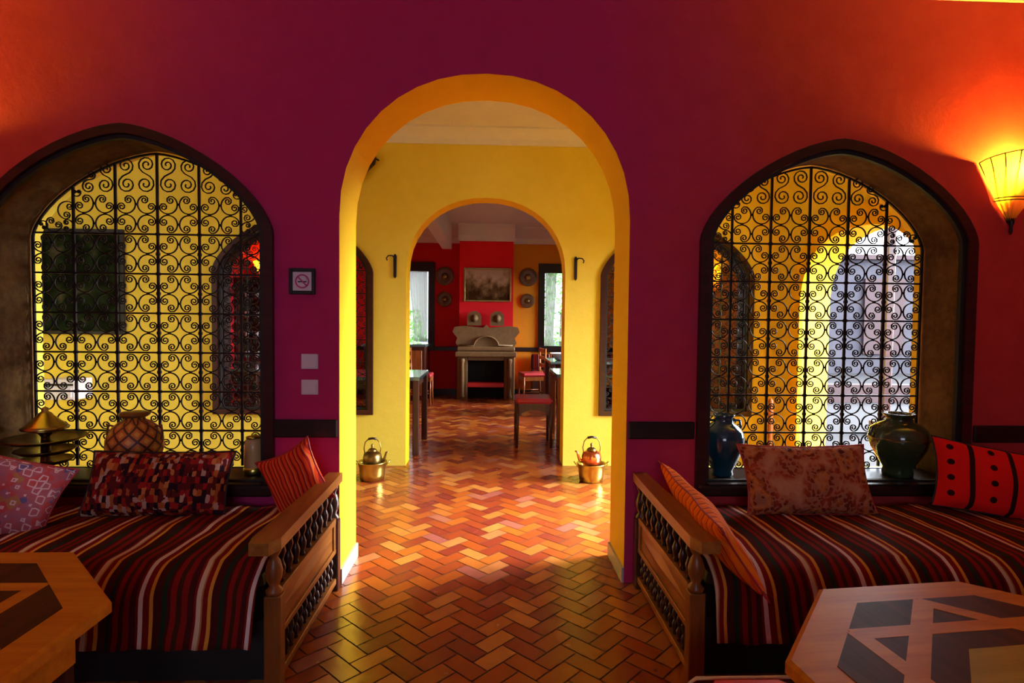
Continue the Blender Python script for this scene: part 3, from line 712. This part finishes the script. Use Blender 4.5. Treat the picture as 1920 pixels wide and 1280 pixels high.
MB().lathe([(.02, .20), (.03, .215), (.092, .234)], 28).build('bowl', DBRASS, v)

# ------------------------------------------------------------------ sconces
def sconce(label, loc, rz, power, sc=1.0):
    """half-cone glass lamp; local -y faces the room, wall at y=0"""
    t = thing('wall_lamp', label, 'lamp', loc, rz)
    w, h, d = .165*sc, .30*sc, .125*sc; n = 16
    R = lambda k, f: (-w*cos(pi*k/n)*f, -.004-d*sin(pi*k/n)*f)
    mb = MB(); rows = [(1, h), (.52, h*.42), (.07, h*.03)]
    vs = []
    for f, z in rows:
        for k in range(n+1): x, y = R(k, f); vs.append((x, y, z+(.035*sc*sin(pi*k/n) if f == 1 else 0)))
    mb.add(vs, [(r*(n+1)+k, r*(n+1)+k+1, (r+1)*(n+1)+k+1, (r+1)*(n+1)+k) for r in range(2) for k in range(n)], 0, True)
    gl = mb.build('glass_shade', SHADE, t)
    fr = MB()
    for f, z in ((1, h), (.52, h*.42)):
        for dz in ((0,) if f == 1 else (0, -.014*sc)):
            fr.tube([(R(k, f)[0]*1.02, R(k, f)[1]*1.02, z+dz+(.035*sc*sin(pi*k/n) if f == 1 else 0)) for k in range(n+1)], .0028*sc, 6)
    for k in range(0, n+1, 2):
        z1 = h+.035*sc*sin(pi*k/n); a = R(k, 1); b = R(k, .07); fr.tube([(a[0]*1.02, a[1]*1.02, z1), (b[0], b[1], h*.03)], .0028*sc, 6)
    fr.lathe([(.001, -.05*sc), (.008*sc, -.035*sc), (.006*sc, -.01*sc), (.014*sc, .01*sc), (.010*sc, .03*sc)], 10, (0, -.012, 0))
    fr.build('iron_frame', IRON, t)
    MB().lathe([(.002, 0), (.022*sc, .012*sc), (.03*sc, .04*sc), (.02*sc, .07*sc), (.004, .082*sc)], 14, (0, -.055*sc, h*.62)).build('bulb', BULB, t)
    ca, sa = cos(rz), sin(rz); lx, ly = 0, -.06*sc
    light('wall_lamp_light', 'POINT', (loc[0]+lx*ca-ly*sa, loc[1]+lx*sa+ly*ca, loc[2]+h*.86), power, (1, .66, .035), size=.03*sc)
    return t
sconce('lit amber wall lamp with iron ribs, at the right edge above the red cushion', (2.575, 2.797, 1.80), 0, 120)
sconce('lit amber wall lamp with iron ribs, left of the left front window', (-2.80, 2.797, 1.76), 0, 125)
sconce('lit wall lamp on the red wall seen through the far left window', (-3.88, 9.995, 1.93), 0, 40)
sconce('lit wall lamp on the ochre side wall seen through the far right window', (2.495, 6.35, 1.62), pi/2*-1, 10, .8)

# ------------------------------------------------------------------ sign, switches
sg = thing('no_smoking_sign', 'small black framed no smoking sign on the wall left of the doorway', 'sign', (-.902, 2.7995, 1.475))
fr = MB()
for a, b in (((-.062, -.012, -.062), (-.045, 0, .062)), ((.045, -.012, -.062), (.062, 0, .062)), ((-.045, -.012, .045), (.045, 0, .062)), ((-.045, -.012, -.062), (.045, 0, -.045))): fr.box(a, b, bev=.002)
fr.build('frame', BLACKM, sg); MB().box((-.045, -.005, -.045), (.045, -.001, .045)).build('notice', PAPER, sg)
ring = MB(); k = 32; vs = []
for i in range(k):
    a = 2*pi*i/k
    for r, y in ((.034, -.0052), (.027, -.0052), (.027, -.0066), (.034, -.0066)): vs.append((r*cos(a), y, r*sin(a)))
ring.add(vs, [(4*i+j, 4*i+(j+1) % 4, 4*((i+1) % k)+(j+1) % 4, 4*((i+1) % k)+j) for i in range(k) for j in range(4)])
d = Vector((1, 0, -1)).normalized(); p = Vector((1, 0, 1)).normalized()
def bar2(mb, c, L, w, dd, pp, y0, y1):
    q = [Vector(c)+dd*a*L+pp*b*w for a, b in ((-1, -1), (1, -1), (1, 1), (-1, 1))]
    mb.prismY([(e.x, e.z) for e in q], y0, y1)
bar2(ring, (0, 0, 0), .030, .0032, d, p, -.0066, -.0052); ring.build('prohibition_ring', SIGNP, sg)
cg = MB(); bar2(cg, (0, 0, -.002), .021, .003, Vector((1, 0, 0)), Vector((0, 0, 1)), -.0060, -.0051)
cg.tube([(.018, -.0055, .004), (.021, -.0055, .009), (.017, -.0055, .013), (.021, -.0055, .018)], .0009, 5); cg.build('cigarette_symbol', BLACKM, sg)
for z, lb in ((1.092, 'upper white square light switch on the magenta wall'), (.968, 'lower white square light switch on the magenta wall')):
    sw = thing('light_switch', lb, 'switch', (-.868, 2.7995, z), 0, 'light switches left of the doorway')
    MB().box((-.040, -.008, -.036), (.040, 0, .036), bev=.003).build('plate', WHITEP, sw)
    MB().box((-.033, -.012, -.029), (.033, -.008, .022), bev=.002).build('rocker', WHITEP, sw)

# ------------------------------------------------------------------ middle room
def bowl(label, loc, r=.112):
    t = thing('brass_bowl', label, 'bowl', loc, 0, None)
    MB().lathe([(r*.72, 0), (r*.86, .008), (r*.90, .05), (r*.96, .10), (r*1.04, .142), (r*1.07, .146), (r*1.02, .149), (r*.93, .12), (r*.86, .075)], 32).build('body', BRASS, t)
    for s in (-1, 1): MB().tube([(s*(r*1.03), -.03, .125), (s*(r*1.22), -.02, .15), (s*(r*1.26), 0, .158), (s*(r*1.22), .02, .15), (s*(r*1.03), .03, .125)], .005, 6).build('handle', BRASS, t)
    return t
bowl('brass bowl on the floor holding a brass kettle, left of the inner arch', (-.948, 4.66, 0)); bowl('brass bowl on the floor holding a copper kettle, right of the inner arch', (.828, 4.62, 0))
def kettle(label, loc, m, m2, rz, s=1.0):
    t = thing('kettle', label, 'kettle', loc, rz); S_ = lambda q: [(a*s, b*s) for a, b in q]
    MB().lathe(S_([(.055, 0), (.070, .01), (.078, .04), (.082, .085), (.074, .115), (.050, .132), (.035, .138)]), 28).build('body', m, t)
    MB().lathe(S_([(.040, .137), (.042, .143), (.028, .158), (.012, .165), (.008, .172), (.013, .182), (.010, .194), (.002, .202)]), 20).build('lid', m2, t)
    MB().tube([(.070*s, 0, .045*s), (.100*s, 0, .060*s), (.112*s, 0, .095*s), (.120*s, 0, .125*s), (.138*s, 0, .132*s)], [.016*s, .013*s, .010*s, .008*s, .006*s], 10).build('spout', m, t)
    h = [(-.066*s, 0, .118*s), (-.074*s, 0, .16*s), (-.062*s, 0, .215*s), (-.035*s, 0, .243*s), (0, 0, .250*s), (.035*s, 0, .243*s), (.062*s, 0, .215*s), (.074*s, 0, .16*s), (.066*s, 0, .118*s)]
    hh = MB().tube(h, .0045*s, 6); hh.build('handle', m2, t)
    MB().tube(h[3:6], .010*s, 8).build('grip', DARKW, t)
    MB().lathe([(.05*s, -.03), (.058*s, -.028), (.050*s, .0)], 20).build('foot', m2, t)
    return t
kettle('old brass kettle sitting in the left brass bowl', (-.948, 4.66, .105), DBRASS, DBRASS, 0, .92)
kettle('copper kettle with tall handle sitting in the right brass bowl', (.828, 4.62, .115), COPPER, DBRASS, pi, .98)
# small iron hook brackets on the yellow wall
def hook(label, x, z, s):
    t = thing('wall_hook', label, 'hook', (x, MY0-.0005, z), 0, 'iron hooks beside the inner arch')
    MB().prismY([(-.012, -.16), (.0, -.175), (.012, -.16), (.014, .02), (.006, .035), (-.006, .035), (-.014, .02)], -.016, 0).build('back_plate', IRON, t)
    MB().tube([(0, -.016, .0), (s*-.02, -.04, .02), (s*-.05, -.06, .015), (s*-.065, -.062, -.005), (s*-.058, -.06, -.025)], .006, 6).build('arm', IRON, t)
hook('small black iron hook bracket, left of the inner arch', -.892+.05, 1.83, 1); hook('small black iron hook bracket, right of the inner arch', .765-.05+.03, 1.83, -1)
lt = thing('iron_bracket', 'black iron lantern bracket high on the yellow wall at the arch edge', 'bracket', (-1.055, MY0-.0005, 2.60))
MB().prismY([(-.10, -.12), (-.08, -.125), (-.02, -.02), (.04, .04), (.05, .10), (.02, .12), (-.05, .04)], -.05, 0).build('plate', IRON, lt)
MB().tube([(.02, -.03, .08), (.06, -.06, .07), (.085, -.09, .05)], .007, 6).build('arm', IRON, lt)
# big dark picture on the yellow wall
def picture(name, label, c, w, h, y, mat, fm, ft=.03, d=.03):
    t = thing(name, label, 'picture', (c[0], y, c[1]))
    MB().box((-w/2+ft*.5, -d*.6, -h/2+ft*.5), (w/2-ft*.5, 0, h/2-ft*.5)).build('canvas', mat, t)
    f = MB()
    for a, b in (((-w/2, -d, -h/2), (-w/2+ft, 0, h/2)), ((w/2-ft, -d, -h/2), (w/2, 0, h/2)), ((-w/2+ft, -d, h/2-ft), (w/2-ft, 0, h/2)), ((-w/2+ft, -d, -h/2), (w/2-ft, 0, -h/2+ft))): f.box(a, b, bev=.003)
    f.build('frame', fm, t); return t
picture('picture', 'large dark green picture on the yellow wall behind the left grille', (-3.50, 1.59), .70, .90, MY0-.001, DARKPIC, BLACKM)
st = thing('wall_cabinet', 'small white wall cabinet on the yellow wall behind the left grille', 'cabinet', (-3.57, MY0-.0005, .60))
MB().box((-.13, -.22, 0), (.13, 0, .17), bev=.006).build('body', WHITE, st); MB().box((-.11, -.23, .02), (.11, -.22, .10), bev=.003).build('door', WHITE, st)
MB().box((-.12, -.226, .118), (.12, -.22, .136)).build('dark_slot', BLACKM, st)
ps = thing('wooden_post', 'slim turned wooden post standing by the courtyard door', 'post', (2.30, 4.62, 0))
MB().lathe([(.07, 0), (.07, .03), (.03, .05)], 16).build('base', CHWOOD, ps)
MB().lathe([(.018, .05), (.024, .2), (.016, .3), (.022, .45), (.015, .5), (.024, .56), (.016, .62), (.022, .66), (.001, .69)], 14).build('shaft', CHWOOD, ps)

# ------------------------------------------------------------------ back room
def chair(label, loc, rz, wood_, group=None, back=True, seat_h=.45, h=.86):
    t = thing('dining_chair' if back else 'stool', label, 'chair' if back else 'stool', loc, rz, group)
    MB().box((-.19, -.19, seat_h-.03), (.19, .19, seat_h+.025), bev=.02).build('seat', REDSEAT, t)
    ap_ = MB()
    for a, b in (((-.18, -.18, seat_h-.09), (.18, -.16, seat_h-.03)), ((-.18, .16, seat_h-.09), (.18, .18, seat_h-.03)), ((-.18, -.16, seat_h-.09), (-.16, .16, seat_h-.03)), ((.16, -.16, seat_h-.09), (.18, .16, seat_h-.03))): ap_.box(a, b)
    ap_.build('seat_frame', wood_, t)
    for sx in (-1, 1):
        MB().tube([(sx*.17, -.17, seat_h-.03), (sx*.17, -.17, .2), (sx*.175, -.175, 0)], [.018, .015, .014], 6).build('leg', wood_, t)
        MB().tube([(sx*.17, .17, (h if back else seat_h-.03)), (sx*.17, .165, seat_h-.03), (sx*.175, .19, 0)], [.016, .018, .015], 6).build('leg', wood_, t)
        MB().tube([(sx*.172, -.17, .18), (sx*.172, .17, .18)], .009, 6).build('stretcher', wood_, t)
    if back:
        for z in (.56, .68, .80): MB().box((-.16, .155, z), (.16, .18, z+.055), bev=.005).build('back_slat', wood_, t)
    else:
        for sy in (-.17, .17):
            a = [(-.155, seat_h-.09)]+[(.155*-cos(pi*i/10), seat_h-.17+.075*sin(pi*i/10)) for i in range(11)]+[(.155, seat_h-.09)]
            MB().prismY(a, sy-.008, sy+.008).build('arched_brace', wood_, t)
    return t
def dtable(label, loc, w, d, h=.75, top=None, wood_=None, group=None):
    t = thing('dining_table', label, 'table', loc, 0, group)
    MB().box((-w/2, -d/2, h-.035), (w/2, d/2, h), bev=.006).build('tabletop', top or TOPGLOSS, t)
    MB().box((-w/2+.05, -d/2+.05, h-.12), (w/2-.05, d/2-.05, h-.035)).build('apron', wood_ or CHDARK, t)
    for sx in (-1, 1):
        for sy in (-1, 1): MB().box((sx*(w/2-.04)-.03, sy*(d/2-.04)-.03, 0), (sx*(w/2-.04)+.03, sy*(d/2-.04)+.03, h-.035), bev=.005).build('leg', wood_ or CHDARK, t)
    return t
dtable('dark wooden table with glossy top, just past the inner arch on the left', (-1.22, 5.88, 0), 1.1, .8)
dtable('wooden table with glossy top, just past the inner arch on the right', (1.18, 6.25, 0), 1.0, .75, wood_=CHWOOD)
dtable('dark table with glossy top farther back on the right', (1.35, 8.1, 0), 1.1, .85)
chair('dark red stool with arched brace in front of the right near table', (.45, 6.0, 0), 0, CHDARK, back=False, seat_h=.48)
chair('wooden chair with red seat right of the stone fireplace', (.66, 9.1, 0), radians(-80), CHWOOD)
chair('wooden chair standing side-on by the counter, left of the fireplace', (-1.08, 8.88, 0), radians(90), CHWOOD)
chair('dark chair with red seat behind the far right table', (1.35, 8.95, 0), 0, CHDARK)
chair('dark chair with red seat at the right wall, seen through the far right window', (2.05, 6.6, 0), radians(180), CHDARK)
chair('dark chair with red seat seen low through the far left window', (-2.15, 6.4, 0), radians(-90), CHDARK)
dtable('dark dining table seen through the far left window', (-2.95, 6.7, 0), .9, .9)
bl = thing('basin', 'shiny white metal basin on the far right table', 'bowl', (1.02, 7.95, .751))
MB().lathe([(.10, 0), (.12, .005), (.17, .08), (.20, .10), (.19, .10), (.15, .06)], 28).build('body', WHITE, bl)
ct = thing('counter', 'dark wooden counter with pale glossy top under the left back window', 'counter', (-1.53, 9.53, 0))
MB().box((-.48, -.33, 0), (.48, .44, .86)).build('body', CHDARK, ct); MB().box((-.52, -.38, .86), (.51, .445, .90), bev=.008).build('worktop', TOPGLOSS, ct)
for sx in (-1, 1):
    dd = MB().box((sx*.24-.20, -.345, .08), (sx*.24+.20, -.33, .80), bev=.006).build('door', CHWOOD, ct)
    MB().box((sx*.04-.008+sx*.02, -.365, .42), (sx*.04+.008+sx*.02, -.345, .50)).build('handle', BRASS, dd)
# bench under the right back window
bn = thing('bench', 'dark bench with striped seat cushion under the right back window', 'bench', (1.45, 9.70, 0))
MB().box((-.75, -.22, .0), (.75, .22, .38)).build('base', CHDARK, bn); MB().box((-.75, -.24, .38), (.75, .22, .46), bev=.02).build('seat', BLANKET, bn)
MB().box((-.75, .14, .46), (.75, .22, .72), bev=.02).build('backrest', BLANKET, bn)
# fireplace
fp = thing('fireplace', 'carved stone fireplace with arched mantel below the sepia painting', 'fireplace', (-.075, 9.675, 0))
for s in (-1, 1):
    MB().box((s*.30, -.30, 0), (s*.47, 0, .70), bev=.01).build('pillar', STONE, fp)
    MB().lathe([(.04, 0), (.045, .03), (.03, .06), (.035, .3), (.03, .55), (.045, .60), (.04, .64)], 14, (s*.385, -.33, .03)).build('column', STONE, fp)
MB().box((-.50, -.36, .70), (.50, 0, .78), bev=.012).box((-.47, -.33, .80), (.47, 0, .86), bev=.012).box((-.46, -.31, .78), (.46, 0, .80)).build('mantel', STONE, fp)
ov = [(-.46, .86), (.46, .86), (.50, .92), (.47, 1.0), (.55, 1.10), (.52, 1.18), (.38, 1.20), (.05, 1.17), (0, 1.22), (-.05, 1.17), (-.38, 1.20), (-.52, 1.18), (-.55, 1.10), (-.47, 1.0), (-.50, .92)]
MB().prismY(ov, -.22, 0).build('overmantel', STONE, fp)
aa = [(-.44, .88)]+[(.20*-cos(pi*i/14), .88+.15*sin(pi*i/14)) for i in range(15)]+[(.44, .88)]
MB().tube([(x, -.24, z) for x, z in aa], .016, 8).build('arch_moulding', STONE, fp)
MB().box((-.30, -.06, .26), (.30, 0, .70)).build('firebox', FIREBLACK, fp); MB().box((-.30, -.30, .20), (.30, -.06, .27), bev=.008).build('hearth_shelf', REDRUG, fp)
MB().box((-.30, -.08, 0), (.30, 0, .2)).build('log_recess', FIREBLACK, fp)
MB().box((-.295, -.30, .64), (.295, -.24, .70)).build('lintel', STONE, fp)
for x, lb in ((-.20, 'left of the two rounded stone plaques standing on the fireplace'), (.18, 'right of the two rounded stone plaques standing on the fireplace')):
    t = thing('stone_plaque', lb, 'ornament', (-.075+x, 9.57, 1.205), 0, 'rounded plaques on the fireplace')
    pts = [(-.115, 0)]+[(.115*-cos(pi*i/14), .14+.10*sin(pi*i/14)) for i in range(15)]+[(.115, 0)]
    MB().prismY(pts, -.02, .02).build('slab', STONE, t); MB().lathe([(.001, 0), (.06, .001), (.065, .008)], 18).xf(Matrix.Translation((0, -.022, .12)) @ Matrix.Rotation(pi/2, 4, 'X')).build('medallion', STONE, t)
picture('picture', 'wide sepia landscape painting on the red chimney breast', (-.062, 1.885), .79, .56, 9.678, BROWNPIC, DBRASS, .025)
def plate(label, x, z, r, y=9.998):
    t = thing('wall_plate', label, 'plate', (x, y, z), 0, None); M = Matrix.Rotation(pi/2, 4, 'X')
    MB().lathe([(r*.45, 0), (r*.6, .012), (r, .03), (r*.98, .034), (r*.6, .02), (.001, .016)], 28).xf(M).build('dish', PLATEM, t)
    MB().lathe([(.001, .018), (r*.32, .020), (r*.35, .026), (r*.2, .03), (.001, .04)], 20).xf(M).build('boss', DBRASS, t)
plate('upper ornamental plate on the red wall left of the chimney breast', -.80, 2.045, .16); plate('lower ornamental plate on the red wall left of the chimney breast', -.80, 1.65, .13)
plate('upper ornamental plate on the ochre wall right of the chimney breast', .635, 2.045, .16); plate('lower ornamental plate on the ochre wall right of the chimney breast', .625, 1.635, .125)
# curtains
def curtain(label, x0, x1, z0, z1, y, pinch):
    n = 60; rows = 14; vs = []; fs = []
    for j in range(rows+1):
        q = j/rows; z = z1+(z0-z1)*q; cut = pinch*(sin(min(1, q*1.15)*pi*.5)**2)
        for i in range(n+1):
            t = i/n; x = x0+(x1-x0)*t; xe = x0+(x1-x0)*(t*(1-cut)) if pinch > 0 else x1+(x0-x1)*((1-t)*(1+cut))
            vs.append((xe, y+.012*sin(t*44), z))
    for j in range(rows):
        for i in range(n): a = j*(n+1)+i; fs.append((a, a+1, a+n+2, a+n+1))
    o = MB().add(vs, fs, 0, True).build('curtain', CURT); m = o.modifiers.new('t', 'SOLIDIFY'); m.thickness = .002; return tag(o, label, 'curtain')
curtain('sheer white curtain hanging at the left back window', -1.09, -1.40, .92, 2.12, 9.90, .25)
curtain('sheer white curtain hanging at the right back window', .93, 1.12, .86, 2.12, 9.90, .2)
# dark display cabinet with glassware, seen through the left windows
dc = thing('display_cabinet', 'tall dark display cabinet below the far wall lamp, seen through both left grilles', 'cabinet', (-3.62, 9.78, 0))
MB().box((-.55, -.20, 0), (-.51, .20, 1.95)).box((.51, -.20, 0), (.55, .20, 1.95)).box((-.51, .17, .0), (.51, .20, 1.95)).box((-.57, -.22, 1.91), (.57, .20, 1.95)).box((-.51, -.2, 0), (.51, .17, .62)).build('body', CHDARK, dc)
for z in (.62, .95, 1.28, 1.6): MB().box((-.51, -.19, z), (.51, .17, z+.02)).build('shelf', CHDARK, dc)
cup = None; rr = random.Random(5); i = 0
for z, nm in ((.64, 'bottom'), (.97, 'lower middle'), (1.30, 'upper middle'), (1.62, 'top')):
    for k in range(6):
        lab = '%s small pale cup on the %s shelf of the dark display cabinet' % (('leftmost', 'second from left', 'third from left', 'third from right', 'second from right', 'rightmost')[k], nm)
        g = 'cups on the %s shelf of the display cabinet' % nm; loc = (-3.62-.42+k*.165, 9.70, z+.001)
        if cup is None:
            cup = MB().lathe([(.028, 0), (.03, .005), (.033, .05), (.04, .10), (.037, .10), (.030, .05), (.026, .01)], 16).build('glass_cup', WHITE); tag(cup, lab, 'cup', g); cup.location = loc
        else: dup(cup, lab, loc, group=g)

# ------------------------------------------------------------------ outside
struct('ground', MB().box((2.72, -12, -.16), (30, 40, -.02)).box((-12, 10.25, -.16), (2.72, 40, -.02)), PAVE)
fc = thing('courtyard_building', 'lilac grey house with pink panels across the courtyard', 'building', (11.5, 15.0, 0))
MB().box((-8.6, 0, -.02), (9, .3, 3.0)).build('wall', OUT_WALL, fc)
for k in range(6):
    MB().box((-5.8+k*2.1, -.06, .5), (-4.7+k*2.1, 0, 2.5)).build('shutter', OUT_PINK, fc)
MB().box((-8.7, -.15, 3.0), (9.1, .4, 3.12)).build('coping', OUT_PINK, fc)
for x, y, h, lb in ((4.72, 6.7, 2.5, 'slim brown wooden pillar in the courtyard'),):
    t = thing('courtyard_pillar', lb, 'pillar', (x, y, -.02)); MB().box((-.05, -.05, 0), (.05, .05, h), bev=.01).build('shaft', DWOOD, t); MB().box((-.11, -.11, 0), (.11, .11, .15)).build('foot', STONE, t)
kb = MB().box((3.0, 9.4, -.02), (14, 9.55, .28)); tag(kb.build('low_wall', OUT_PINK), 'low pinkish grey kerb wall across the courtyard', 'wall')
def shrub(label, x, y, h, r, seed, n=900):
    rd = random.Random(seed); t = thing('shrub', label, 'shrub', (x, y, -.02)); mb = MB()
    MB().tube([(0, 0, 0), (.02, .01, h*.6)], [.03, .015], 6).build('stem', BARK, t)
    for _ in range(n):
        a = rd.uniform(0, 2*pi); u = rd.random()**.5; zz = rd.uniform(.15, 1)*h; q = r*u*(1-.5*abs(zz/h-.55)*2)
        c = Vector((q*cos(a), q*sin(a), zz)); e = Vector((rd.gauss(0, 1), rd.gauss(0, 1), rd.gauss(0, 1))).normalized(); f = e.orthogonal().normalized(); L = rd.uniform(.04, .08)
        mb.add([c-e*L, c+f*L*.4, c+e*L, c-f*L*.4], [(0, 1, 2, 3)])
    mb.build('foliage', LEAF, t)
shrub('leafy green shrub outside the left back window', -1.75, 11.5, 1.5, .55, 1); shrub('leafy green shrub hanging high outside the right back window', 1.45, 12.0, 2.6, .55, 2)
